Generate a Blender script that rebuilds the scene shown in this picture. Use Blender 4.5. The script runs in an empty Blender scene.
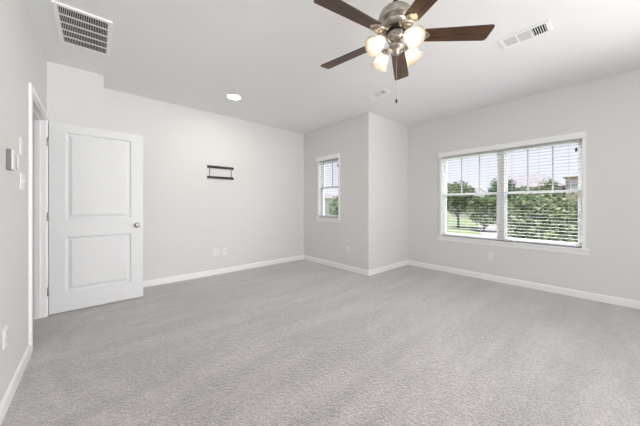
import bpy, bmesh, math, random
from mathutils import Vector, Matrix

D = bpy.data
S = bpy.context.scene
COL = S.collection
PI = math.pi
R = math.radians

# ------------------------------------------------------------------ camera, sky, light, exposure
cd = D.cameras.new('camera')
cd.sensor_width = 36.0
cd.lens = 36.0 * 255.8 / 640.0
cd.shift_y = -0.0131
cd.clip_start = 0.02
cd.clip_end = 1000
cam = D.objects.new('camera', cd)
COL.objects.link(cam)
cam.location = (0, 0, 1.19)
cam.rotation_euler = (R(90), 0, R(-41.2))
S.camera = cam

S.view_settings.view_transform = 'Standard'
S.view_settings.look = 'None'
S.view_settings.gamma = 1.0
S.view_settings.use_curve_mapping = False
S.view_settings.exposure = 0.55
S.cycles.max_bounces = 12
S.cycles.diffuse_bounces = 8
S.cycles.transparent_max_bounces = 16

W = D.worlds.new('sky')
S.world = W
W.use_nodes = True
wn, wl = W.node_tree.nodes, W.node_tree.links
bg = wn['Background']
geo = wn.new('ShaderNodeTexCoord')
sep = wn.new('ShaderNodeSeparateXYZ')
wl.new(geo.outputs['Generated'], sep.inputs[0])
rmp = wn.new('ShaderNodeValToRGB')
rmp.color_ramp.elements[0].position = 0.0
rmp.color_ramp.elements[0].color = (0.86, 0.865, 0.93, 1)
rmp.color_ramp.elements[1].position = 0.6
rmp.color_ramp.elements[1].color = (0.62, 0.70, 0.98, 1)
wl.new(sep.outputs['Z'], rmp.inputs[0])
wl.new(rmp.outputs[0], bg.inputs['Color'])
bg.inputs['Strength'].default_value = 0.81

def lamp(name, kind, loc, rot, energy, color=(1, 1, 1), **kw):
    l = D.lights.new(name, kind)
    l.energy = energy
    l.color = color
    for k, v in kw.items():
        setattr(l, k, v)
    o = D.objects.new(name, l)
    COL.objects.link(o)
    o.location = loc
    o.rotation_euler = rot
    return o

# sun from behind the house, over the roof: it only reaches the garden side
lamp('sun', 'SUN', (0, 0, 20), Vector((.22, -.16, -1.0)).to_track_quat('-Z', 'Y').to_euler(), 4.0, (1.0, 0.96, 0.88), angle=R(0.6))
# added soft fill lamp near the rear wall, unseen behind the camera
lamp('rear_fill_light', 'AREA', (1.1, -4.4, 1.40), (R(90), 0, R(4)), 66.0, (1.0, 1.0, 1.0), shape='RECTANGLE', size=2.9, size_y=2.3, spread=R(120))
# added weak fill behind the camera, aimed up to brighten the ceiling
lamp('ceiling_fill_light', 'AREA', (2.3, -2.0, 0.3), (R(122), 0, R(20)), 5.5, (1.0, 1.0, 1.0), shape='RECTANGLE', size=2.0, size_y=1.2, spread=R(85))
# added fill lamp out of view by the right wall, for the left wall
lamp('side_fill_light', 'AREA', (4.35, -1.5, 1.7), (R(94), 0, R(60)), 31.0, (1.0, 1.0, 1.0), shape='RECTANGLE', size=1.8, size_y=1.6, spread=R(105))
# added area lamp outside, above the view, boosting sky light through both windows
lamp('outdoor_fill_light', 'AREA', (8.2, 1.3, 5.4), (0, R(46), 0), 1700.0, (0.96, 0.96, 1.0), shape='RECTANGLE', size=4.0, size_y=5.0)

# ------------------------------------------------------------------ materials
def mat(name, color, rough=0.6, metal=0.0, bump=None, vary=None, spec=0.5, coat=0.0):
    """bump = (scale, strength, distance); vary = (scale, amount) gentle colour noise"""
    m = D.materials.new(name)
    m.use_nodes = True
    n, l = m.node_tree.nodes, m.node_tree.links
    b = n['Principled BSDF']
    b.inputs['Base Color'].default_value = (*color, 1)
    b.inputs['Roughness'].default_value = rough
    b.inputs['Metallic'].default_value = metal
    b.inputs['Specular IOR Level'].default_value = spec
    b.inputs['Coat Weight'].default_value = coat
    tc = n.new('ShaderNodeTexCoord')
    if vary:
        t = n.new('ShaderNodeTexNoise')
        t.inputs['Scale'].default_value = vary[0]
        t.inputs['Detail'].default_value = 3
        l.new(tc.outputs['Object'], t.inputs['Vector'])
        r = n.new('ShaderNodeValToRGB')
        a = vary[1]
        r.color_ramp.elements[0].position = 0.3
        r.color_ramp.elements[1].position = 0.7
        r.color_ramp.elements[0].color = (*[c * (1 - a) for c in color], 1)
        r.color_ramp.elements[1].color = (*[min(1, c * (1 + a)) for c in color], 1)
        l.new(t.outputs['Fac'], r.inputs[0])
        l.new(r.outputs[0], b.inputs['Base Color'])
    if bump:
        t = n.new('ShaderNodeTexNoise')
        t.inputs['Scale'].default_value = bump[0]
        t.inputs['Detail'].default_value = 4
        l.new(tc.outputs['Object'], t.inputs['Vector'])
        bp = n.new('ShaderNodeBump')
        bp.inputs['Strength'].default_value = bump[1]
        bp.inputs['Distance'].default_value = bump[2]
        l.new(t.outputs['Fac'], bp.inputs['Height'])
        l.new(bp.outputs[0], b.inputs['Normal'])
    return m

M = {}
M['wall'] = mat('wall_paint', (0.705, 0.699, 0.690), 0.85, bump=(160, 0.08, 0.002), spec=0.2)
M['ceiling'] = mat('ceiling_paint', (0.87, 0.87, 0.865), 0.9, bump=(120, 0.1, 0.002), spec=0.2)
M['trim'] = mat('white_trim_paint', (0.86, 0.86, 0.86), 0.4, spec=0.4)
M['door'] = mat('white_door_paint', (0.76, 0.765, 0.77), 0.45, spec=0.4)
M['white_metal'] = mat('white_enamel', (0.90, 0.90, 0.90), 0.4)
M['dark_void'] = mat('dark_duct', (0.015, 0.015, 0.015), 0.9)
M['plastic'] = mat('white_plastic', (0.80, 0.80, 0.79), 0.35)
M['grey_plastic'] = mat('grey_plastic', (0.17, 0.167, 0.16), 0.4)
M['socket_dark'] = mat('socket_slot', (0.12, 0.12, 0.12), 0.6)
M['black_metal'] = mat('black_steel', (0.008, 0.008, 0.008), 0.7, spec=0.15)
M['steel'] = mat('satin_steel', (0.42, 0.41, 0.39), 0.32, metal=1.0)
M['pewter'] = mat('antique_pewter', (0.46, 0.425, 0.375), 0.3, metal=1.0, bump=(40, 0.25, 0.004), vary=(25, 0.25))
M['dark_bronze'] = mat('dark_bronze', (0.05, 0.045, 0.04), 0.4, metal=0.8)
M['vinyl'] = mat('window_vinyl', (0.84, 0.84, 0.83), 0.4)
M['grille'] = mat('grey_grille_bar', (0.40, 0.41, 0.44), 0.5)
M['slat'] = mat('blind_slat', (0.52, 0.52, 0.535), 0.4)
M['cord'] = mat('blind_cord', (0.55, 0.55, 0.58), 0.8)
M['tassel'] = mat('cord_tassel', (0.03, 0.03, 0.04), 0.5)

def carpet():
    m = D.materials.new('carpet')
    m.use_nodes = True
    n, l = m.node_tree.nodes, m.node_tree.links
    b = n['Principled BSDF']
    b.inputs['Roughness'].default_value = 1.0
    b.inputs['Specular IOR Level'].default_value = 0.05
    b.inputs['Sheen Weight'].default_value = 0.95
    tc = n.new('ShaderNodeTexCoord')
    P = tc.outputs['Object']

    def noise(scale, detail, vec=None, rough=0.6):
        t = n.new('ShaderNodeTexNoise')
        t.inputs['Scale'].default_value = scale
        t.inputs['Detail'].default_value = detail
        t.inputs['Roughness'].default_value = rough
        l.new(vec or P, t.inputs['Vector'])
        return t.outputs['Fac']

    def mth(op, a, bb, c=None):
        t = n.new('ShaderNodeMath')
        t.operation = op
        for i, v in enumerate((a, bb, c)):
            if v is None:
                continue
            if isinstance(v, (int, float)):
                t.inputs[i].default_value = v
            else:
                l.new(v, t.inputs[i])
        return t.outputs[0]

    def remap(v, lo, hi, a, bb):
        t = n.new('ShaderNodeMapRange')
        l.new(v, t.inputs[0])
        for i, x in enumerate((lo, hi, a, bb)):
            t.inputs[i + 1].default_value = x
        return t.outputs[0]
    fine = noise(110, 2)
    mid = noise(48, 3)
    big = noise(1.7, 4)
    mott = noise(13, 4)
    # vacuum strokes: long soft bands where the pile leans one way or the other
    mp = n.new('ShaderNodeMapping')
    mp.inputs['Rotation'].default_value = (0, 0, R(-3))
    mp.inputs['Scale'].default_value = (0.55, 3.4, 1)
    l.new(P, mp.inputs['Vector'])
    stroke = noise(1.3, 3, mp.outputs[0], 0.5)
    # curved vacuum strokes just inside the doorway
    sp = n.new('ShaderNodeSeparateXYZ')
    l.new(P, sp.inputs[0])
    dx = mth('SUBTRACT', sp.outputs[0], 1.4)
    dy = mth('SUBTRACT', sp.outputs[1], 2.9)
    rad = mth('SQRT', mth('ADD', mth('MULTIPLY', dx, dx), mth('MULTIPLY', dy, dy)), 0)
    band = mth('SINE', mth('MULTIPLY', rad, 34.0), 0)
    near = remap(mth('ABSOLUTE', mth('SUBTRACT', rad, 1.62), 0), 0.05, 0.28, 1.0, 0.0)
    side = remap(sp.outputs[0], 0.0, 0.55, 1.0, 0.0)
    arc = mth('MULTIPLY', mth('MULTIPLY', band, near), side)
    v = remap(fine, 0.3, 0.7, 0.62, 1.38)
    v = mth('MULTIPLY', v, remap(mid, 0.3, 0.7, 0.80, 1.20))
    v = mth('MULTIPLY', v, remap(mott, 0.3, 0.7, 0.87, 1.13))
    v = mth('MULTIPLY', v, remap(big, 0.3, 0.7, 0.93, 1.06))
    v = mth('MULTIPLY', v, remap(stroke, 0.43, 0.57, 0.90, 1.09))
    v = mth('MULTIPLY', v, mth('ADD', mth('MULTIPLY', arc, 0.07), 1.0))
    mx = n.new('ShaderNodeVectorMath')
    mx.operation = 'SCALE'
    mx.inputs[0].default_value = (0.382, 0.356, 0.347)
    l.new(v, mx.inputs['Scale'])
    l.new(mx.outputs[0], b.inputs['Base Color'])
    bp = n.new('ShaderNodeBump')
    bp.inputs['Strength'].default_value = 0.85
    bp.inputs['Distance'].default_value = 0.014
    l.new(mth('ADD', mth('MULTIPLY', fine, 0.6), mid), bp.inputs['Height'])
    l.new(bp.outputs[0], b.inputs['Normal'])
    return m
M['carpet'] = carpet()

def wood():
    m = mat('walnut_blade', (0.05, 0.025, 0.015), 0.32, spec=0.5)
    n, l = m.node_tree.nodes, m.node_tree.links
    tc = n.new('ShaderNodeTexCoord')
    mp = n.new('ShaderNodeMapping')
    mp.inputs['Scale'].default_value = (3, 42, 42)
    l.new(tc.outputs['Object'], mp.inputs['Vector'])
    t = n.new('ShaderNodeTexNoise')
    t.inputs['Scale'].default_value = 1.6
    t.inputs['Detail'].default_value = 5
    t.inputs['Distortion'].default_value = 0.6
    l.new(mp.outputs[0], t.inputs['Vector'])
    r = n.new('ShaderNodeValToRGB')
    r.color_ramp.elements[0].position = 0.3
    r.color_ramp.elements[0].color = (0.014, 0.008, 0.006, 1)
    r.color_ramp.elements[1].position = 0.72
    r.color_ramp.elements[1].color = (0.13, 0.058, 0.028, 1)
    l.new(t.outputs['Fac'], r.inputs[0])
    l.new(r.outputs[0], n['Principled BSDF'].inputs['Base Color'])
    return m
M['wood'] = wood()

def glass(name, tint=(1, 1, 1), gloss=0.04):
    m = D.materials.new(name)
    m.use_nodes = True
    n, l = m.node_tree.nodes, m.node_tree.links
    n.remove(n['Principled BSDF'])
    a = n.new('ShaderNodeBsdfTransparent')
    a.inputs[0].default_value = (*tint, 1)
    g = n.new('ShaderNodeBsdfGlossy')
    g.inputs['Roughness'].default_value = 0.02
    mx = n.new('ShaderNodeMixShader')
    mx.inputs[0].default_value = gloss
    l.new(a.outputs[0], mx.inputs[1])
    l.new(g.outputs[0], mx.inputs[2])
    l.new(mx.outputs[0], n['Material Output'].inputs[0])
    return m
M['glass'] = glass('window_glass', (0.98, 0.98, 0.985), 0.008)

def frosted():
    m = D.materials.new('frosted_shade_glass')
    m.use_nodes = True
    n, l = m.node_tree.nodes, m.node_tree.links
    n.remove(n['Principled BSDF'])
    t = n.new('ShaderNodeBsdfTranslucent')
    t.inputs[0].default_value = (0.62, 0.56, 0.48, 1)
    d = n.new('ShaderNodeBsdfDiffuse')
    d.inputs[0].default_value = (0.86, 0.84, 0.8, 1)
    tr = n.new('ShaderNodeBsdfTransparent')
    m1 = n.new('ShaderNodeMixShader')
    m1.inputs[0].default_value = 0.35
    l.new(t.outputs[0], m1.inputs[1])
    l.new(d.outputs[0], m1.inputs[2])
    m2 = n.new('ShaderNodeMixShader')
    m2.inputs[0].default_value = 0.12
    l.new(m1.outputs[0], m2.inputs[1])
    l.new(tr.outputs[0], m2.inputs[2])
    l.new(m2.outputs[0], n['Material Output'].inputs[0])
    return m
M['frosted'] = frosted()

def emit(name, color, strength):
    m = D.materials.new(name)
    m.use_nodes = True
    n, l = m.node_tree.nodes, m.node_tree.links
    n.remove(n['Principled BSDF'])
    e = n.new('ShaderNodeEmission')
    e.inputs[0].default_value = (*color, 1)
    e.inputs[1].default_value = strength
    l.new(e.outputs[0], n['Material Output'].inputs[0])
    return m
M['bulb'] = emit('lit_bulb', (1.0, 0.86, 0.66), 19.0)
M['led'] = emit('lit_downlight', (1.0, 0.97, 0.91), 78.0)

def leaves(name, c0, c1):
    m = D.materials.new(name)
    m.use_nodes = True
    n, l = m.node_tree.nodes, m.node_tree.links
    b = n['Principled BSDF']
    b.inputs['Roughness'].default_value = 0.6
    g = n.new('ShaderNodeNewGeometry')
    r = n.new('ShaderNodeValToRGB')
    r.color_ramp.elements[0].color = (*c0, 1)
    r.color_ramp.elements[1].color = (*c1, 1)
    l.new(g.outputs['Random Per Island'], r.inputs[0])
    l.new(r.outputs[0], b.inputs['Base Color'])
    t = n.new('ShaderNodeBsdfTranslucent')
    l.new(r.outputs[0], t.inputs[0])
    mx = n.new('ShaderNodeMixShader')
    mx.inputs[0].default_value = 0.22
    l.new(b.outputs[0], mx.inputs[1])
    l.new(t.outputs[0], mx.inputs[2])
    l.new(mx.outputs[0], n['Material Output'].inputs[0])
    return m
M['leaf_mid'] = leaves('mid_green_leaves', (0.04, 0.075, 0.025), (0.36, 0.46, 0.20))
M['leaf_pale'] = leaves('pale_green_leaves', (0.045, 0.08, 0.03), (0.42, 0.50, 0.26))
M['leaf_dark'] = leaves('dark_green_leaves', (0.03, 0.07, 0.03), (0.17, 0.28, 0.13))
M['bark'] = mat('bark', (0.10, 0.075, 0.055), 0.9, bump=(12, 0.6, 0.05), vary=(6, 0.3))
M['lawn'] = mat('lawn_grass', (0.23, 0.29, 0.13), 0.95, bump=(8, 0.5, 0.05), vary=(0.18, 0.22))
M['concrete'] = mat('pale_concrete', (0.44, 0.41, 0.36), 0.9, vary=(1.5, 0.08))
M['pink_brick'] = mat('pink_brick', (0.48, 0.36, 0.33), 0.9, vary=(3, 0.12))
M['grey_roof'] = mat('grey_shingle', (0.36, 0.33, 0.345), 0.9, vary=(2, 0.15))
M['siding'] = mat('pale_siding', (0.82, 0.82, 0.82), 0.8, vary=(1, 0.05))

# ------------------------------------------------------------------ helpers
def bx(bm, x0, x1, y0, y1, z0, z1, mtx=None):
    co = [(x0, y0, z0), (x1, y0, z0), (x1, y1, z0), (x0, y1, z0), (x0, y0, z1), (x1, y0, z1), (x1, y1, z1), (x0, y1, z1)]
    vs = [bm.verts.new(mtx @ Vector(c) if mtx else c) for c in co]
    for f in ((0, 3, 2, 1), (4, 5, 6, 7), (0, 1, 5, 4), (1, 2, 6, 5), (2, 3, 7, 6), (3, 0, 4, 7)):
        bm.faces.new([vs[i] for i in f])
    return vs

def box(x0, x1, y0, y1, z0, z1, bevel=0.0):
    bm = bmesh.new()
    bx(bm, x0, x1, y0, y1, z0, z1)
    if bevel:
        bmesh.ops.bevel(bm, geom=bm.edges[:], offset=bevel, segments=2, affect='EDGES', profile=0.7)
    return bm

def prism(bm, pts, z0, z1):
    a = [bm.verts.new((x, y, z0)) for x, y in pts]
    b = [bm.verts.new((x, y, z1)) for x, y in pts]
    n = len(pts)
    bm.faces.new(a[::-1])
    bm.faces.new(b)
    for i in range(n):
        bm.faces.new((a[i], a[(i + 1) % n], b[(i + 1) % n], b[i]))
    return bm

def lathe(bm, prof, seg=32, mtx=None, cap=True):
    """prof = list of (radius, z) from one end to the other"""
    rings = []
    for r, z in prof:
        ring = []
        for i in range(seg):
            a = 2 * PI * i / seg
            v = Vector((r * math.cos(a), r * math.sin(a), z))
            ring.append(bm.verts.new(mtx @ v if mtx else v))
        rings.append(ring)
    for a, b in zip(rings, rings[1:]):
        for i in range(seg):
            bm.faces.new((a[i], a[(i + 1) % seg], b[(i + 1) % seg], b[i]))
    if cap:
        bm.faces.new(rings[0][::-1])
        bm.faces.new(rings[-1])
    return bm

def tube(bm, pts, r, seg=8):
    pts = [Vector(p) for p in pts]
    rr = r if isinstance(r, (list, tuple)) else [r] * len(pts)
    rings = []
    ref = None
    for i, p in enumerate(pts):
        d = (pts[min(i + 1, len(pts) - 1)] - pts[max(i - 1, 0)]).normalized()
        if ref is None:
            ref = Vector((0, 0, 1)) if abs(d.z) < 0.9 else Vector((1, 0, 0))
        u = d.cross(ref).normalized()
        w = d.cross(u).normalized()
        ref = -w if False else ref
        rings.append([bm.verts.new(p + rr[i] * (math.cos(2 * PI * k / seg) * u + math.sin(2 * PI * k / seg) * w)) for k in range(seg)])
    for a, b in zip(rings, rings[1:]):
        for k in range(seg):
            bm.faces.new((a[k], a[(k + 1) % seg], b[(k + 1) % seg], b[k]))
    bm.faces.new(rings[0][::-1])
    bm.faces.new(rings[-1])
    return bm

def ring(bm, rad, r, mtx=None, seg=20, sub=8):
    g = []
    for i in range(seg):
        a = 2 * PI * i / seg
        row = []
        for k in range(sub):
            b = 2 * PI * k / sub
            v = Vector(((rad + r * math.cos(b)) * math.cos(a), (rad + r * math.cos(b)) * math.sin(a), r * math.sin(b)))
            row.append(bm.verts.new(mtx @ v if mtx else v))
        g.append(row)
    for i in range(seg):
        for k in range(sub):
            bm.faces.new((g[i][k], g[(i + 1) % seg][k], g[(i + 1) % seg][(k + 1) % sub], g[i][(k + 1) % sub]))
    return bm

def obj(name, bm, m, parent=None, smooth=False, loc=(0, 0, 0), rot=(0, 0, 0)):
    bmesh.ops.recalc_face_normals(bm, faces=bm.faces[:])
    me = D.meshes.new(name)
    bm.to_mesh(me)
    bm.free()
    me.materials.append(M[m] if isinstance(m, str) else m)
    if smooth:
        for p in me.polygons:
            p.use_smooth = True
        try:
            me.set_sharp_from_angle(angle=R(38))
        except Exception:
            pass
    o = D.objects.new(name, me)
    COL.objects.link(o)
    o.location = loc
    o.rotation_euler = rot
    if parent:
        o.parent = parent
    return o

def thing(name, label, cat, loc=(0, 0, 0), rot=(0, 0, 0), group=None):
    o = D.objects.new(name, None)
    COL.objects.link(o)
    o.empty_display_size = 0.1
    o.location = loc
    o.rotation_euler = rot
    return tag(o, label, cat, group)

def tag(o, label, cat, group=None):
    o['label'] = label
    o['category'] = cat
    if group:
        o['group'] = group
    return o

def struct(o):
    o['kind'] = 'structure'
    return o

def copy_tree(o, parent=None):
    c = o.copy()
    COL.objects.link(c)
    if parent:
        c.parent = parent
    for ch in [x for x in D.objects if x.parent == o]:
        copy_tree(ch, c)
    return c

# ------------------------------------------------------------------ room shell
XL, XR, XA = -0.40, 4.661, 3.425        # door wall, big-window wall, small-window wall
YJ, YB, YS, YF = 4.02, 4.45, 2.68, -4.6  # jog beside door, hook wall, step in the corner, wall behind the camera
H = 2.74
T = 0.14

struct(obj('floor', prism(bmesh.new(), [(-1.75, YF - T), (XR + T, YF - T), (XR + T, YS + T), (XA + T, YS + T), (XA + T, YB + T), (-1.75, YB + T)], -0.14, 0.0), 'carpet'))
struct(obj('ceiling', prism(bmesh.new(), [(-1.75, YF - T), (XR + T + .4, YF - T), (XR + T + .4, YS + T + .4), (XA + T + .4, YS + T + .4), (XA + T + .4, YB + T + .4), (-1.75, YB + T + .4)], H, H + 0.16), 'ceiling'))

DY0, DY1, DH = 3.10, 3.955, 2.085        # doorway in the door wall
bm = bmesh.new()
bx(bm, XL - .12, XL, YF - T, DY0, 0, H)
bx(bm, XL - .12, XL, DY0, DY1, DH, H)
bx(bm, XL - .12, XL, DY1, YB + T, 0, H)
struct(obj('wall_left', bm, 'wall'))
struct(obj('wall_jog', box(XL, 0.07, YJ, YB, 0, H), 'wall'))
struct(obj('wall_back', box(XL, XA + T, YB, YB + T, 0, H), 'wall'))

WY0, WY1, WZ0, WZ1 = 0.25, 2.015, 0.635, 2.045     # big window opening
AY0, AY1, AZ0, AZ1 = 3.375, 3.945, 0.935, 2.075   # small window opening

def wall_x(name, x0, x1, y0, y1, hole):
    a, b, c, d = hole
    bm = bmesh.new()
    bx(bm, x0, x1, y0, a, 0, H)
    bx(bm, x0, x1, b, y1, 0, H)
    bx(bm, x0, x1, a, b, 0, c)
    bx(bm, x0, x1, a, b, d, H)
    return struct(obj(name, bm, 'wall'))
wall_x('wall_alcove', XA, XA + T, YS, YB, (AY0, AY1, AZ0, AZ1))
struct(obj('wall_return', box(XA + T, XR + T, YS, YS + T, 0, H), 'wall'))
wall_x('wall_right', XR, XR + T, YF - T, YS, (WY0, WY1, WZ0, WZ1))
struct(obj('wall_rear', box(XL, XR, YF - T, YF, 0, H), 'wall'))
# hallway outside the doorway
bm = bmesh.new()
bx(bm, -1.75, -1.65, YF - T, YB + T, 0, H)
struct(obj('wall_hall', bm, 'wall'))
bm = bmesh.new()
bx(bm, -1.65, XL - .12, YB, YB + T, 0, H)
bx(bm, -1.65, XL - .12, YF - T, YF, 0, H)
struct(obj('wall_hall_end', bm, 'wall'))

def baseboard(name, p, q, n):
    """profile swept from p to q along a wall whose room side is n"""
    p, q, n = Vector(p), Vector(q), Vector(n)
    prof = [(0, 0), (0.014, 0), (0.014, 0.070), (0.010, 0.083), (0.004, 0.090), (0, 0.090)]
    bm = bmesh.new()
    a = [bm.verts.new((p.x + n.x * d, p.y + n.y * d, z)) for d, z in prof]
    b = [bm.verts.new((q.x + n.x * d, q.y + n.y * d, z)) for d, z in prof]
    k = len(prof)
    for i in range(k):
        bm.faces.new((a[i], a[(i + 1) % k], b[(i + 1) % k], b[i]))
    bm.faces.new(a)
    bm.faces.new(b)
    return struct(obj(name, bm, 'trim'))
t_ = 0.014
baseboard('baseboard_left', (XL, YF, 0), (XL, DY0 - .075, 0), (1, 0, 0))
baseboard('baseboard_jog', (XL, YJ, 0), (0.07 + t_, YJ, 0), (0, -1, 0))
baseboard('baseboard_jog_side', (0.07, YJ, 0), (0.07, YB, 0), (1, 0, 0))
baseboard('baseboard_back', (0.07 + t_, YB, 0), (XA, YB, 0), (0, -1, 0))
baseboard('baseboard_alcove', (XA, YS - t_, 0), (XA, YB - t_, 0), (-1, 0, 0))
baseboard('baseboard_return', (XA, YS, 0), (XR - t_, YS, 0), (0, -1, 0))
baseboard('baseboard_right', (XR, YF, 0), (XR, YS, 0), (-1, 0, 0))
baseboard('baseboard_rear', (XL + t_, YF, 0), (XR - t_, YF, 0), (0, 1, 0))

# ------------------------------------------------------------------ doorway trim and door
bm = bmesh.new()
ct, cw = 0.016, 0.062
def casing_bar(bm, y0, y1, z0, z1):
    vs = bx(bm, XL, XL + ct, y0, y1, z0, z1)
casing_bar(bm, DY0 - cw - .008, DY0 - .008, 0, DH + .008 + cw)
casing_bar(bm, DY0 - .008, DY1 + .008, DH + .008, DH + .008 + cw)
casing_bar(bm, DY1 + .004, DY1 + .058, 0, DH + .008 + cw)
bmesh.ops.bevel(bm, geom=[e for e in bm.edges if all(v.co.x > XL + .01 for v in e.verts)], offset=0.006, segments=2, affect='EDGES')
fr = struct(obj('trim_1', bm, 'trim'))
fr['label'] = 'white door casing and jamb around the doorway'
bm = bmesh.new()
bx(bm, XL - .125, XL + .002, DY0 - .018, DY0 + .002, 0, DH)
bx(bm, XL - .125, XL + .002, DY1 - .004, DY1 + .018, 0, DH)
bx(bm, XL - .125, XL + .002, DY0 - .018, DY1 + .018, DH - .004, DH + .018)
obj('jamb', bm, 'trim', fr)
bm = bmesh.new()
bx(bm, XL - .082, XL - .042, DY0 + .002, DY0 + .014, 0, DH - .004)
bx(bm, XL - .082, XL - .042, DY1 - .016, DY1 - .004, 0, DH - .004)
bx(bm, XL - .082, XL - .042, DY0 + .002, DY1 - .004, DH - .016, DH - .004)
obj('door_stop', bm, 'trim', fr)

DX0, DX1, DZ0, DZ1 = -0.378, 0.455, 0.016, 2.078
DYF, DYB = 3.962, 3.997                  # front and back faces of the open slab
def door_slab():
    bm = bmesh.new()
    bx(bm, DX0, DX1, DYF + .0145, DYB, DZ0, DZ1)   # core behind the moulded skin
    xs = [DX0, DX0 + .125, DX1 - .125, DX1]
    zs = [DZ0, 0.225, 0.832, 1.026, 1.988, DZ1]
    y = DYF
    def quad(a, b, c, d):
        bm.faces.new([bm.verts.new(p) for p in (a, b, c, d)])
    for i in range(3):
        for j in range(5):
            if i == 1 and j in (1, 3):
                continue
            quad((xs[i], y, zs[j]), (xs[i + 1], y, zs[j]), (xs[i + 1], y, zs[j + 1]), (xs[i], y, zs[j + 1]))
    for j in (1, 3):
        loops = []
        for ins, dep in ((0, 0), (.003, .003), (.012, .0135), (.026, .014), (.031, .012), (.050, .004), (.054, .003)):
            loops.append([bm.verts.new(c) for c in (
                (xs[1] + ins, y + dep, zs[j] + ins), (xs[2] - ins, y + dep, zs[j] + ins),
                (xs[2] - ins, y + dep, zs[j + 1] - ins), (xs[1] + ins, y + dep, zs[j + 1] - ins))])
        for a, b in zip(loops, loops[1:]):
            for k in range(4):
                bm.faces.new((a[k], a[(k + 1) % 4], b[(k + 1) % 4], b[k]))
        bm.faces.new(loops[-1])
    # skin edges
    e = DYF + .0145
    quad((DX0, y, DZ0), (DX0, e, DZ0), (DX0, e, DZ1), (DX0, y, DZ1))
    quad((DX1, y, DZ0), (DX1, e, DZ0), (DX1, e, DZ1), (DX1, y, DZ1))
    quad((DX0, y, DZ1), (DX1, y, DZ1), (DX1, e, DZ1), (DX0, e, DZ1))
    quad((DX0, y, DZ0), (DX1, y, DZ0), (DX1, e, DZ0), (DX0, e, DZ0))
    bmesh.ops.remove_doubles(bm, verts=bm.verts[:], dist=1e-5)
    return bm
door = struct(obj('door_1', door_slab(), 'door'))
door['label'] = 'white two panel door standing open against the wall'
for sgn, nm in ((-1, 'room'), (1, 'back')):
    base = Vector((0.388, DYF if sgn < 0 else DYB, 0.932))
    mt = Matrix.Translation(base) @ Matrix.Rotation(R(90) * (1 if sgn < 0 else -1), 4, 'X')
    bm = lathe(bmesh.new(), [(.031, 0), (.031, .004), (.027, .009), (.012, .011), (.011, .030), (.018, .036), (.0265, .044), (.028, .052), (.025, .060), (.016, .065), (.004, .066)], 24, mt)
    k = obj('door_knob', bm, 'steel', door, True)
    k['label'] = 'round satin steel door knob'
bm = box(DX1 - .0005, DX1 + .0025, DYF + .005, DYB - .005, .905, .96)
bx(bm, DX1, DX1 + .010, DYF + .012, DYB - .012, .922, .942)
obj('latch', bm, 'steel', door)
for z in (0.26, 1.06, 1.86):
    bm = bmesh.new()
    lathe(bm, [(.006, z - .045), (.007, z - .043), (.007, z + .043), (.006, z + .045)], 12, Matrix.Translation((DX0 - .009, DYF - .004, 0)))
    bx(bm, DX0 - .009, DX0 + .001, DYF - .003, DYF + .022, z - .043, z + .043)
    obj('hinge', bm, 'steel', door, True)

# ------------------------------------------------------------------ windows
def window(name, X, y0, y1, z0, z1, units, sill_lo, sill_hi):
    """X = room face of the wall, units = list of (y0, y1) of the sash openings"""
    cx = 0.016
    bm = bmesh.new()           # vinyl frame set back in the opening
    f0, f1 = X + .065, X + .135
    e = 0.020
    bx(bm, f0, f1, y0, y0 + e, z0, z1)
    bx(bm, f0, f1, y1 - e, y1, z0, z1)
    bx(bm, f0, f1, y0 + e, y1 - e, z0, z0 + e)
    bx(bm, f0, f1, y0 + e, y1 - e, z1 - e, z1)
    for (a, b), (c, d) in zip(units, units[1:]):
        bx(bm, f0 - .02, f1, b, c, z0 + e, z1 - e)
    w = struct(obj(name, bm, 'vinyl'))
    bm = bmesh.new()           # flat painted casing on the wall and the reveal liner
    c = 0.030
    bx(bm, X - cx, X, y0 - c, y0, z0, z1 + .062)
    bx(bm, X - cx, X, y1, y1 + c, z0, z1 + .062)
    bx(bm, X - cx, X, y0, y1, z1, z1 + .062)
    bx(bm, X - .002, f0, y0 - .004, y0 + .006, z0, z1)
    bx(bm, X - .002, f0, y1 - .006, y1 + .004, z0, z1)
    bx(bm, X - .002, f0, y0, y1, z1 - .006, z1 + .004)
    obj('casing', bm, 'trim', w)
    bm = box(X - .045, f0, sill_lo, sill_hi, z0 - .022, z0, .005)
    obj('window_sill', bm, 'trim', w)
    bm = box(X - .016, X, sill_lo + .008, sill_hi - .008, z0 - .084, z0 - .022, .004)
    obj('apron', bm, 'trim', w)
    zm = (z0 + z1) / 2 + .03
    for a, b in units:
        for lo, hi, xo in ((z0 + e, zm + .018, .078), (zm - .018, z1 - e, .100)):
            bm = bmesh.new()
            s = 0.026
            bx(bm, X + xo, X + xo + .024, a, a + s, lo, hi)
            bx(bm, X + xo, X + xo + .024, b - s, b, lo, hi)
            bx(bm, X + xo, X + xo + .024, a + s, b - s, lo, lo + s)
            bx(bm, X + xo, X + xo + .024, a + s, b - s, hi - s, hi)
            sash = obj('sash', bm, 'vinyl', w)
            obj('pane', box(X + xo + .010, X + xo + .013, a + s, b - s, lo + s, hi - s), 'glass', sash)
            if xo > .09:       # slim grille bars in the upper sash only
                n = 3 if b - a > .6 else 2
                for k in range(1, n):
                    yy = a + (b - a) * k / n
                    obj('grille_bar', box(X + xo + .004, X + xo + .016, yy - .009, yy + .009, lo + s, hi - s), 'grille', sash)
    return w

win1 = window('window_1', XR, WY0, WY1, WZ0, WZ1, [(.27, 1.09), (1.17, 1.995)], .178, 2.10)
win2 = window('window_2', XA, AY0, AY1, AZ0, AZ1, [(AY0 + .02, AY1 - .02)], 3.315, 4.01)

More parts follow.
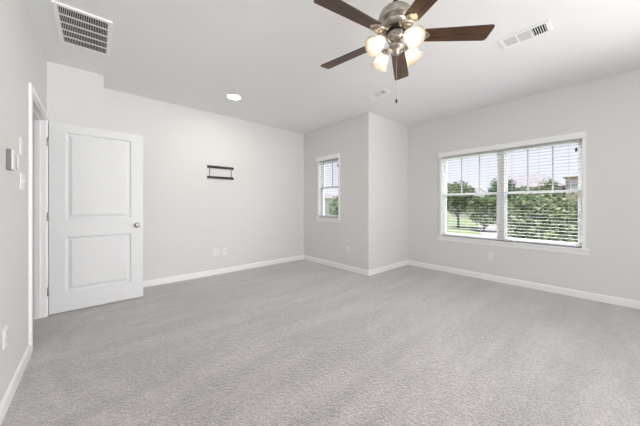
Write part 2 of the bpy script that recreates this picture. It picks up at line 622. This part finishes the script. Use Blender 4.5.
def blind(label, X, y0, y1, z0, z1, ladders, tassel, group):
    t = thing('window_blind', label, 'blind', (X, (y0 + y1) / 2, z0), group=group)
    oy, oz = (y0 + y1) / 2, z0
    def P(name, bm, m, par=None, smooth=False):
        bmesh.ops.translate(bm, vec=(-X, -oy, -oz), verts=bm.verts[:])
        return obj(name, bm, m, par or t, smooth)
    ve = .036
    bm = box(X - .052, X - .0165, y0 - ve, y1 + ve, z1 - .012, z1 + .064, .004)
    P('valance', bm, 'trim')
    P('headrail', box(X + .004, X + .052, y0 + .01, y1 - .01, z1 - .034, z1 - .005), 'slat')
    bm = bmesh.new()
    pitch = 0.0455
    z = z0 + .058
    zs = []
    while z < z1 - .045:
        zs.append(z)
        z += pitch
    for z in zs:
        m = Matrix.Translation((X + .030, 0, z)) @ Matrix.Rotation(R(0), 4, 'Y')
        vs = bx(bm, -.025, .025, y0 + .009, y1 - .009, -.0012, .0012, m)
    P('slats', bm, 'slat')
    P('bottom_rail', box(X + .006, X + .054, y0 + .009, y1 - .009, z0 + .006, z0 + .026, .003), 'slat')
    for y in ladders:
        bm = bmesh.new()
        for xx in (X + .003, X + .057):
            tube(bm, [(xx, y, z0 + .02), (xx, y, z1 - .02)], .0010, 6)
        P('ladder_cord', bm, 'cord')
    ty, tz = tassel
    c = P('pull_cord', tube(bmesh.new(), [(X - .008, ty, z1 - .012), (X - .008, ty, tz + .02)], .0014, 6), 'cord')
    bm = lathe(bmesh.new(), [(.003, tz + .024), (.010, tz + .014), (.013, tz - .004), (.012, tz - .020), (.006, tz - .026)], 14, Matrix.Translation((X - .008, ty, 0)))
    P('tassel', bm, 'tassel', c, True)
    return t
blind('wide white slatted blind across the double window', XR, WY0, WY1, WZ0, WZ1, [.377, .68, .99, 1.293, 1.588, 1.88], (.305, 1.90), 'white slatted window blinds')
blind('narrow white slatted blind in the small single window', XA, AY0, AY1, AZ0, AZ1, [AY0 + .09, AY1 - .09], (AY0 + .02, 1.93), 'white slatted window blinds')

# ------------------------------------------------------------------ ceiling registers
def return_grille():
    x0, x1, y0, y1 = -.257, .107, 2.79, 3.447
    cx, cy = (x0 + x1) / 2, (y0 + y1) / 2
    t = thing('return_air_grille', 'large white return air grille on the ceiling above the door', 'vent', (cx, cy, H))
    hx, hy = (x1 - x0) / 2, (y1 - y0) / 2
    ix, iy = hx - .030, hy - .030
    bm = bmesh.new()
    d = -.014
    bx(bm, -hx, -ix, -hy, hy, d, 0)
    bx(bm, ix, hx, -hy, hy, d, 0)
    bx(bm, -ix, ix, -hy, -iy, d, 0)
    bx(bm, -ix, ix, iy, hy, d, 0)
    n = 5
    for k in range(1, n):
        y = -iy + 2 * iy * k / n
        bx(bm, -ix, ix, y - .005, y + .005, d + .003, -.001)
    bmesh.ops.bevel(bm, geom=[e for e in bm.edges if all(abs(v.co.z - d) < 1e-4 for v in e.verts)], offset=.002, segments=1, affect='EDGES')
    obj('frame', bm, 'white_metal', t)
    obj('backing', box(-ix, ix, -iy, iy, -.0025, -.0005), 'dark_void', t)
    bm = bmesh.new()
    m = 28
    for k in range(m):
        x = -ix + 2 * ix * (k + .5) / m
        mt = Matrix.Translation((x, 0, -.0075)) @ Matrix.Rotation(R(0), 4, 'Y')
        bx(bm, -.0012, .0012, -iy, iy, -.0035, .0035, mt)
    obj('fins', bm, 'white_metal', t)
return_grille()

def register(label, cx, cy, hx, hy, group):
    """three-way supply register, long side along Y; the end banks throw air outward, the middle bank sideways"""
    t = thing('supply_register', label, 'vent', (cx, cy, H), group=group)
    d = -.007
    ix, iy = hx - .024, hy - .030
    bm = bmesh.new()
    bx(bm, -hx, -ix, -hy, hy, d, 0)
    bx(bm, ix, hx, -hy, hy, d, 0)
    bx(bm, -ix, ix, -hy, -iy, d, 0)
    bx(bm, -ix, ix, iy, hy, d, 0)
    b1 = iy / 3
    for s in (-1, 1):
        bx(bm, -ix, ix, s * b1 - .006, s * b1 + .006, d, 0)
    bmesh.ops.bevel(bm, geom=[e for e in bm.edges if all(abs(v.co.z - d) < 1e-4 for v in e.verts)], offset=.003, segments=2, affect='EDGES')
    obj('frame', bm, 'white_metal', t)
    obj('backing', box(-ix, ix, -iy, iy, -.0012, -.0003), 'dark_void', t)
    for s in (-1, 1):
        bm = bmesh.new()
        n, hl, tilt = (6, .0024, 10) if s < 0 else (10, .0026, 35)
        lo, hi = s * (b1 + .006), s * iy
        for k in range(n):
            y = lo + (hi - lo) * (k + .5) / n
            mt = Matrix.Translation((0, y, -.0040)) @ Matrix.Rotation(R(tilt) * s, 4, 'X')
            bx(bm, -ix, ix, -.0016, .0016, -hl, hl, mt)
        obj('louvers', bm, 'white_metal', t)
    bm = bmesh.new()
    n = 13
    for k in range(n):
        x = -ix + 2 * ix * (k + .5) / n
        mt = Matrix.Translation((x, 0, -.0042)) @ Matrix.Rotation(R(-40), 4, 'Y')
        bx(bm, -.0009, .0009, -b1 + .006, b1 - .006, -.0036, .0036, mt)
    obj('louvers', bm, 'white_metal', t)
    bm = box(-.004, .004, -iy - .018, -iy - .010, d - .010, d)
    obj('damper_lever', bm, 'white_metal', t)
register('white supply register on the ceiling facing the wide double window', 2.953, .530, .097, .183, 'white ceiling supply registers')
register('white supply register on the ceiling beyond the fan, near the outside corner', 2.970, 2.170, .072, .166, 'white ceiling supply registers')

# ------------------------------------------------------------------ recessed light
t = thing('recessed_light', 'round lit recessed downlight in the ceiling near the back wall', 'ceiling light', (1.493, 3.585, H))
bm = bmesh.new()
lathe(bm, [(.098, 0), (.098, -.003), (.090, -.007), (.082, -.006), (.080, -.001), (.080, 0)], 40, cap=False)
obj('trim_ring', bm, 'white_metal', t, True)
obj('lens', lathe(bmesh.new(), [(.081, -.001), (.079, -.005), (.05, -.0065), (.001, -.007)], 40), 'led', t, True)

# ------------------------------------------------------------------ ceiling fan
FX, FY = 1.575, 0.998
BZ = 2.366 - H        # blade plane, measured down from the ceiling
fan = thing('ceiling_fan', 'five blade dark wood ceiling fan with four lit glass shades', 'ceiling fan', (FX, FY, H))
obj('canopy', lathe(bmesh.new(), [(.070, 0), (.070, -.010), (.066, -.030), (.050, -.055), (.024, -.066), (.016, -.068)], 32), 'pewter', fan, True)
obj('downrod', lathe(bmesh.new(), [(.013, -.05), (.013, -.135), (.024, -.137), (.026, -.165), (.020, -.185)], 20), 'dark_bronze', fan, True)
obj('motor_housing', lathe(bmesh.new(), [(.022, -.168), (.040, -.172), (.062, -.180), (.088, -.194), (.100, -.208), (.106, -.212), (.112, -.224), (.116, -.240), (.116, -.262),
    (.121, -.266), (.121, -.274), (.114, -.278), (.104, -.292), (.098, -.296), (.097, -.304), (.086, -.316), (.074, -.322), (.060, -.326)], 40), 'pewter', fan, True)
obj('flywheel', lathe(bmesh.new(), [(.050, -.324), (.066, -.328), (.066, -.344), (.050, -.348)], 32), 'dark_bronze', fan, True)
obj('switch_housing', lathe(bmesh.new(), [(.040, -.346), (.052, -.350), (.055, -.356), (.054, -.372), (.058, -.376), (.058, -.384), (.052, -.389), (.047, -.404), (.050, -.410), (.044, -.418), (.030, -.424)], 32), 'pewter', fan, True)
obj('light_fitter', lathe(bmesh.new(), [(.026, -.420), (.038, -.426), (.046, -.436), (.048, -.450), (.040, -.462), (.026, -.470), (.020, -.482), (.024, -.488), (.018, -.500), (.006, -.508)], 32), 'pewter', fan, True)

def blade_mesh():
    # outline in the blade's own plane, root to tip; the far corner is clipped round
    x0, x1 = .188, .636
    up, lo = [], []
    for k in range(9):
        u = k / 8
        x = x0 + (.615 - x0) * u
        w = .050 + .013 * u
        up.append((x, w))
        lo.append((x, -w))
    tip = [(.624, .0615), (.631, .057), (.635, .050), (.637, .035), (.639, -.040), (.638, -.051), (.634, -.058), (.626, -.0625)]
    root = [(.186, -.042), (.183, -.030), (.183, .030), (.186, .042)]
    pts = up + tip + lo[::-1] + root
    bm = prism(bmesh.new(), pts, -.003, .003)
    rot = Matrix.Rotation(R(-11.5), 4, 'X')
    bmesh.ops.transform(bm, matrix=rot, verts=bm.verts[:])
    return bm

def bracket_mesh():
    bm = bmesh.new()
    # twin scrolled arms from the flywheel out to the blade plate, a round medallion between them
    for s in (-1, 1):
        tube(bm, [(.055, s * .012, .040), (.080, s * .018, .032), (.100, s * .028, .010), (.118, s * .034, -.010)], [.009, .008, .007, .006], 8)
        tube(bm, [(.178, s * .020, -.013), (.190, s * .034, -.010 - s * .006), (.204, s * .036, -.008 - s * .007)], [.006, .007, .004], 8)
    ring(bm, .030, .0075, Matrix.Translation((.148, 0, -.014)), 24)
    lathe(bm, [(.003, -.026), (.012, -.024), (.016, -.018), (.016, -.010)], 16, Matrix.Translation((.148, 0, 0)))
    tube(bm, [(.120, 0, -.013), (.176, 0, -.013)], .004, 8)
    tube(bm, [(.148, -.029, -.013), (.148, .029, -.013)], .004, 8)
    m = Matrix.Rotation(R(-11.5), 4, 'X')
    pb = prism(bmesh.new(), [(.180, .020), (.180, -.020), (.200, -.034), (.214, -.028), (.236, 0), (.214, .028), (.200, .034)], -.0070, -.0032)
    bmesh.ops.transform(pb, matrix=m, verts=pb.verts[:])
    me = D.meshes.new('tmp')
    pb.to_mesh(me)
    pb.free()
    bm.from_mesh(me)
    D.meshes.remove(me)
    for x, y in ((.199, .022), (.199, -.022), (.222, 0)):
        lathe(bm, [(.001, -.0115), (.0055, -.0105), (.0065, -.0075)], 10, m @ Matrix.Translation((x, y, 0)))
    return bm
b0 = obj('blade', blade_mesh(), 'wood', fan, False, (0, 0, BZ), (0, 0, R(27.35)))
br = obj('blade_bracket', bracket_mesh(), 'pewter', b0, True)
br['label'] = 'ornate pewter blade bracket with round medallion'
for k in range(1, 5):
    b = copy_tree(b0, fan)
    b.rotation_euler = (0, 0, R(27.35 + 72 * k))

TILT = R(41)
NECK = (.106, 0, -.424)
ax = Matrix.Translation(NECK) @ Matrix.Rotation(R(90) + TILT, 4, 'Y')   # local +Z runs out and down along the shade
bm = tube(bmesh.new(), [(.030, 0, -.442), (.058, 0, -.422), (.082, 0, -.413), (.102, 0, -.421), (.113, 0, -.430)], [.009, .008, .008, .009, .010], 10)
lathe(bm, [(.010, -.016), (.022, -.010), (.027, 0), (.029, .012), (.027, .016)], 20, ax)
a0 = obj('lamp_arm', bm, 'pewter', fan, True, rot=(0, 0, R(-17)))
bm = bmesh.new()
outer = [(.024, .008), (.029, .016), (.036, .030), (.043, .050), (.048, .072), (.054, .092), (.0635, .108), (.067, .113)]
inner = [(r - .003, z) for r, z in outer[::-1]]
lathe(bm, outer + inner, 32, ax, cap=False)
s0 = obj('lamp_shade', bm, 'frosted', a0, True)
s0['label'] = 'lit frosted glass bell shade'
bm = lathe(bmesh.new(), [(.010, .010), (.012, .026), (.017, .040), (.022, .054), (.0235, .064), (.021, .074), (.013, .082), (.002, .085)], 20, ax)
l0 = obj('light_bulb', bm, 'bulb', a0, True)
for k in range(1, 4):
    a = copy_tree(a0, fan)
    a.rotation_euler = (0, 0, R(-17 + 90 * k))
c = obj('pull_chain', tube(bmesh.new(), [(.004, -.010, -.478), (.002, -.006, -.55), (.002, -.006, -.812)], .0008, 6), 'cord', fan, True)
obj('fob', lathe(bmesh.new(), [(.002, -.812), (.005, -.816), (.0075, -.826), (.007, -.836), (.003, -.841)], 14, Matrix.Translation((.002, -.006, 0))), 'dark_bronze', c, True)

# ------------------------------------------------------------------ wall hardware
def bracket():
    x0, x1 = 1.392, 1.845
    cx, zc = (x0 + x1) / 2, 1.739
    t = thing('tv_wall_bracket', 'black steel television wall bracket of two slotted rails, empty', 'wall bracket', (cx, YB, zc))
    hw = (x1 - x0) / 2
    for z in (.088, -.088):
        bm = bmesh.new()
        h = .019
        # slotted rail: solid lips, webs between open slots, flanges standing off the wall
        bx(bm, -hw, hw, -.010, 0, z + h * .45, z + h)
        bx(bm, -hw, hw, -.010, 0, z - h, z - h * .45)
        n = 9
        for k in range(n + 1):
            x = -hw + .02 + (2 * hw - .04) * k / n
            bx(bm, x - .016, x + .016, -.009, 0, z - h * .46, z + h * .46)
        bx(bm, -hw, hw, -.022, -.009, z + h - .003, z + h)
        bx(bm, -hw, hw, -.022, -.009, z - h, z - h + .003)
        obj('rail', bm, 'black_metal', t)
    for x in (-hw + .04, hw - .04):
        obj('upright', box(x - .006, x + .006, -.006, 0, -.075, .075), 'grey_plastic', t)
bracket()
for x, z, lab in ((1.47, 1.60, 'small pale wall anchor under the left part of the black bracket'), (1.545, 1.592, 'small pale wall anchor under the black bracket, middle of three'), (1.62, 1.585, 'small pale wall anchor under the black bracket, nearest its middle')):
    bm = lathe(bmesh.new(), [(.008, 0), (.008, .002), (.002, .003)], 10, Matrix.Rotation(R(90), 4, 'X'))
    tag(obj('wall_anchor', bm, 'plastic', loc=(x, YB, z)), lab, 'wall anchor', 'wall anchors under the bracket')

def plate(name, label, cat, loc, rotz, w, h, face, group=None):
    """cover plate in its own XZ plane, room side towards -Y. face: list of ('duplex'|'toggle'|'blank', x)"""
    t = thing(name, label, cat, loc, (0, 0, rotz), group)
    bm = box(-w / 2, w / 2, -.006, 0, -h / 2, h / 2, .0022)
    obj('cover_plate', bm, 'plastic', t)
    for kind, x in face:
        if kind == 'duplex':
            for z in (-.020, .020):
                bm = lathe(bmesh.new(), [(.017, 0), (.017, .0025), (.0155, .0035)], 20, Matrix.Translation((x, -.0055, z)) @ Matrix.Rotation(R(90), 4, 'X'))
                s = obj('socket', bm, 'plastic', t, True)
                bm = bmesh.new()
                for q in (-.006, .006):
                    bx(bm, x + q - .0012, x + q + .0012, -.0097, -.0088, z, z + .009)
                lathe(bm, [(.0025, 0), (.0025, .0008)], 10, Matrix.Translation((x, -.0089, z - .007)) @ Matrix.Rotation(R(90), 4, 'X'))
                obj('slots', bm, 'socket_dark', s)
        elif kind == 'toggle':
            mt = Matrix.Translation((x, -.006, 0)) @ Matrix.Rotation(R(-25), 4, 'X')
            bm = bmesh.new()
            bx(bm, -.0045, .0045, -.010, .003, -.005, .006, mt)
            bx(bm, x - .008, x + .008, -.0075, -.005, -.016, .016)
            obj('toggle', bm, 'plastic', t)
        elif kind == 'jack':
            bm = lathe(bmesh.new(), [(.007, 0), (.007, .004), (.004, .004), (.004, .010)], 14, Matrix.Translation((x, -.0055, 0)) @ Matrix.Rotation(R(90), 4, 'X'))
            obj('jack', bm, 'steel', t, True)
        elif kind == 'decora':
            bm = bmesh.new()
            bx(bm, x - .017, x + .017, -.009, -.005, -.034, .034)
            s = obj('socket', bm, 'grey_plastic', t)
    return t
plate('wall_outlet', 'double wide white outlet plate low on the back wall', 'outlet', (1.537, YB, .380), 0, .116, .117, [('duplex', -.026), ('duplex', .026)], 'white outlet plates')
plate('cable_plate', 'single white cable jack plate low on the back wall', 'cable plate', (1.684, YB, .380), 0, .072, .117, [('jack', 0)])
plate('wall_outlet', 'white outlet below the small window', 'outlet', (XA, 3.15, .368), R(-90), .074, .117, [('duplex', 0)], 'white outlet plates')
plate('wall_outlet', 'white outlet below the wide double window', 'outlet', (XR, 1.261, .373), R(-90), .072, .117, [('duplex', 0)], 'white outlet plates')
plate('wall_outlet', 'white outlet low on the door wall near the camera', 'outlet', (XL, 2.32, .420), R(90), .072, .117, [('duplex', 0)], 'white outlet plates')
plate('light_switch', 'white two toggle light switch beside the doorway', 'light switch', (XL, 2.775, 1.355), R(90), .117, .117, [('toggle', -.023), ('toggle', .023)])
plate('blank_plate', 'white blank cover plate above the light switch beside the doorway', 'cover plate', (XL, 2.74, 1.60), R(90), .072, .117, [('blank', 0)])

t = thing('thermostat', 'grey and white thermostat box on the door wall, larger of the two boxes', 'thermostat', (XL, 2.39, 1.460))
obj('back_shell', box(0, .022, -.036, .036, -.062, .062, .004), 'grey_plastic', t)
obj('front_cover', box(.021, .027, -.034, .034, -.060, .060, .003), 'plastic', t)
t = thing('wall_sensor', 'small grey and white sensor box between thermostat and light switch', 'sensor', (XL, 2.565, 1.468))
obj('back_shell', box(0, .013, -.026, .026, -.044, .044, .003), 'grey_plastic', t)
obj('front_cover', box(.012, .017, -.025, .025, -.043, .043, .002), 'plastic', t)

# ------------------------------------------------------------------ outside
GZ = -3.0
bm = bmesh.new()
bx(bm, -60, 320, -180, 220, GZ - .3, GZ)
struct(obj('lawn', bm, 'lawn'))
struct(obj('footpath', box(36.6, 38.6, -30, 60, GZ, GZ + .05), 'concrete'))
bm = bmesh.new()
prism(bm, [(38.6, 8.2), (38.6, 11.4), (53.5, 16.4), (70.6, 22.0), (97.7, 33), (97.7, 27.5), (70.6, 18.6), (53.5, 13.2)], GZ, GZ + .04)
struct(obj('driveway', bm, 'concrete'))

def crown(name, par, blobs, n, size, m, seed):
    """leaf clusters spread through overlapping blobs (centre, radii), centred on the tree's base"""
    rnd = random.Random(seed)
    tot = sum(b[1][0] * b[1][1] * b[1][2] for b in blobs) if False else sum((b[1][0] * b[1][2]) for b in blobs)
    V, F = [], []
    for c, r in blobs:
        k = int(n * r[0] * r[2] / tot)
        for _ in range(k):
            while True:
                d = Vector((rnd.uniform(-1, 1), rnd.uniform(-1, 1), rnd.uniform(-1, 1)))
                if .1 < d.length < 1:
                    break
            d = d.normalized() * (rnd.random() ** .45)
            p = Vector((c[0] + d.x * r[0], c[1] + d.y * r[1], c[2] + d.z * r[2]))
            u = Vector((rnd.gauss(0, 1), rnd.gauss(0, 1), rnd.gauss(0, .6))).normalized()
            w = u.cross(Vector((rnd.gauss(0, 1), rnd.gauss(0, 1), rnd.gauss(0, 1)))).normalized()
            s = size * rnd.uniform(.6, 1.3)
            i = len(V)
            V += [p - u * s, p + w * s * .55, p + u * s, p - w * s * .55]
            F.append((i, i + 1, i + 2, i + 3))
    me = D.meshes.new(name)
    me.from_pydata([tuple(v) for v in V], [], F)
    me.materials.append(M[m])
    o = D.objects.new(name, me)
    COL.objects.link(o)
    o.parent = par
    return o

def tree(label, x, y, z0, z1, rad, trunk_r, n, size, m, seed, nblob=9, cat='tree'):
    """z0, z1 = bottom and top of the crown above the ground"""
    t = thing('garden_tree', label, cat, (x, y, GZ), group='trees outside the windows')
    rnd = random.Random(seed)
    h = z1 - z0
    bl = [((0, 0, z0 + h * .5), (rad * .72, rad * .72, h * .46))]
    for k in range(nblob):
        a = 2 * PI * k / nblob + rnd.uniform(-.3, .3)
        q = rnd.uniform(.15, .85)
        rr = rad * (.60 if q < .6 else .38)
        br_ = rad * rnd.uniform(.30, .46)
        bl.append(((rr * math.cos(a), rr * math.sin(a), z0 + h * (.12 + .74 * q)), (br_, br_, min(br_ * .8, h * .22))))
    crown('crown', t, bl, n, size, m, seed)
    bm = bmesh.new()
    tube(bm, [(0, 0, 0), (trunk_r * .4, 0, z0 * .5), (0, trunk_r * .3, z0 + h * .2), (trunk_r * .3, 0, z0 + h * .75)], [trunk_r * 1.25, trunk_r, trunk_r * .8, trunk_r * .3], 10)
    for k in range(5):
        a = 2 * PI * k / 5 + seed
        zz = z0 + h * (.08 + .1 * k)
        tube(bm, [(0, 0, zz - .1 * h), (rad * .3 * math.cos(a), rad * .3 * math.sin(a), zz + .08 * h), (rad * .62 * math.cos(a), rad * .62 * math.sin(a), zz + .2 * h)], [trunk_r * .5, trunk_r * .35, trunk_r * .12], 7)
    obj('trunk', bm, 'bark', t, True)
    return t

tree('broad young tree with bare trunk on the lawn, seen through the wide window', 49.1, 18.3, 1.9, 8.8, 3.8, .20, 5200, .27, 'leaf_mid', 3)
tree('low round tree beside the driveway, seen next to the window mullion', 46.0, 13.3, .5, 6.3, 3.1, .16, 4000, .25, 'leaf_mid', 5)
tree('tall dark tree poking above the rest behind the window mullion', 60.0, 14.3, 3.5, 10.4, 3.3, .22, 2400, .24, 'leaf_dark', 7)
tree('large bushy pale green tree filling the lower right of the wide window', 21.1, 2.75, .3, 5.25, 2.75, .16, 6000, .15, 'leaf_pale', 11, 16)
tree('small green tree in front of the tan house, above the big pale tree', 55.7, 7.0, 4.4, 8.9, 1.9, .14, 1000, .2, 'leaf_mid', 13)
tree('small pale tree before the tan house, nearer the window mullion', 53.6, 9.6, 4.0, 7.6, 1.5, .14, 800, .2, 'leaf_pale', 17)
tree('slim green tree seen through the small single window', 17.75, 17.75, .4, 5.35, 1.45, .10, 4200, .10, 'leaf_mid', 19)

def house(label, x0, x1, y0, y1, eave, ridge, wall, hip):
    t = thing('neighbour_house', label, 'house', ((x0 + x1) / 2, (y0 + y1) / 2, GZ), group='houses across the lawn')
    hx, hy = (x1 - x0) / 2, (y1 - y0) / 2
    obj('walls', box(-hx, hx, -hy, hy, 0, eave), wall, t)
    bm = bmesh.new()
    o = .45
    a = [bm.verts.new(p) for p in ((-hx - o, -hy - o, eave), (hx + o, -hy - o, eave), (hx + o, hy + o, eave), (-hx - o, hy + o, eave))]
    r = [bm.verts.new((0, -hy - o + hip, ridge)), bm.verts.new((0, hy + o - hip, ridge))]
    bm.faces.new(a[::-1])
    bm.faces.new((a[0], a[1], r[0]))
    bm.faces.new((a[1], a[2], r[1], r[0]))
    bm.faces.new((a[2], a[3], r[1]))
    bm.faces.new((a[3], a[0], r[0], r[1]))
    obj('roof', bm, 'grey_roof', t)
    for y in (-hy * .5, hy * .5):
        w = obj('house_window', box(-hx - .05, -hx + .02, y - .6, y + .6, eave - 2.2, eave - .8), 'trim', t)
        obj('pane', box(-hx - .06, -hx - .04, y - .5, y + .5, eave - 2.1, eave - .9), 'grille', w)
house('tan house with grey hip roof beyond the big pale tree', 64, 73, 6.0, 16.8, 7.6, 10.6, 'concrete', 4.0)
house('pink brick house at the far right of the wide window view', 62, 70, .6, 5.4, 9.0, 9.9, 'pink_brick', 1.5)
house('distant grey roofed house just past the broad young tree', 84, 92, 24, 33, 6.2, 9.4, 'concrete', 3.0)
house('pale sided neighbouring house seen through the small window', 17, 24, 20.5, 31, 4.9, 5.6, 'siding', 2.5)
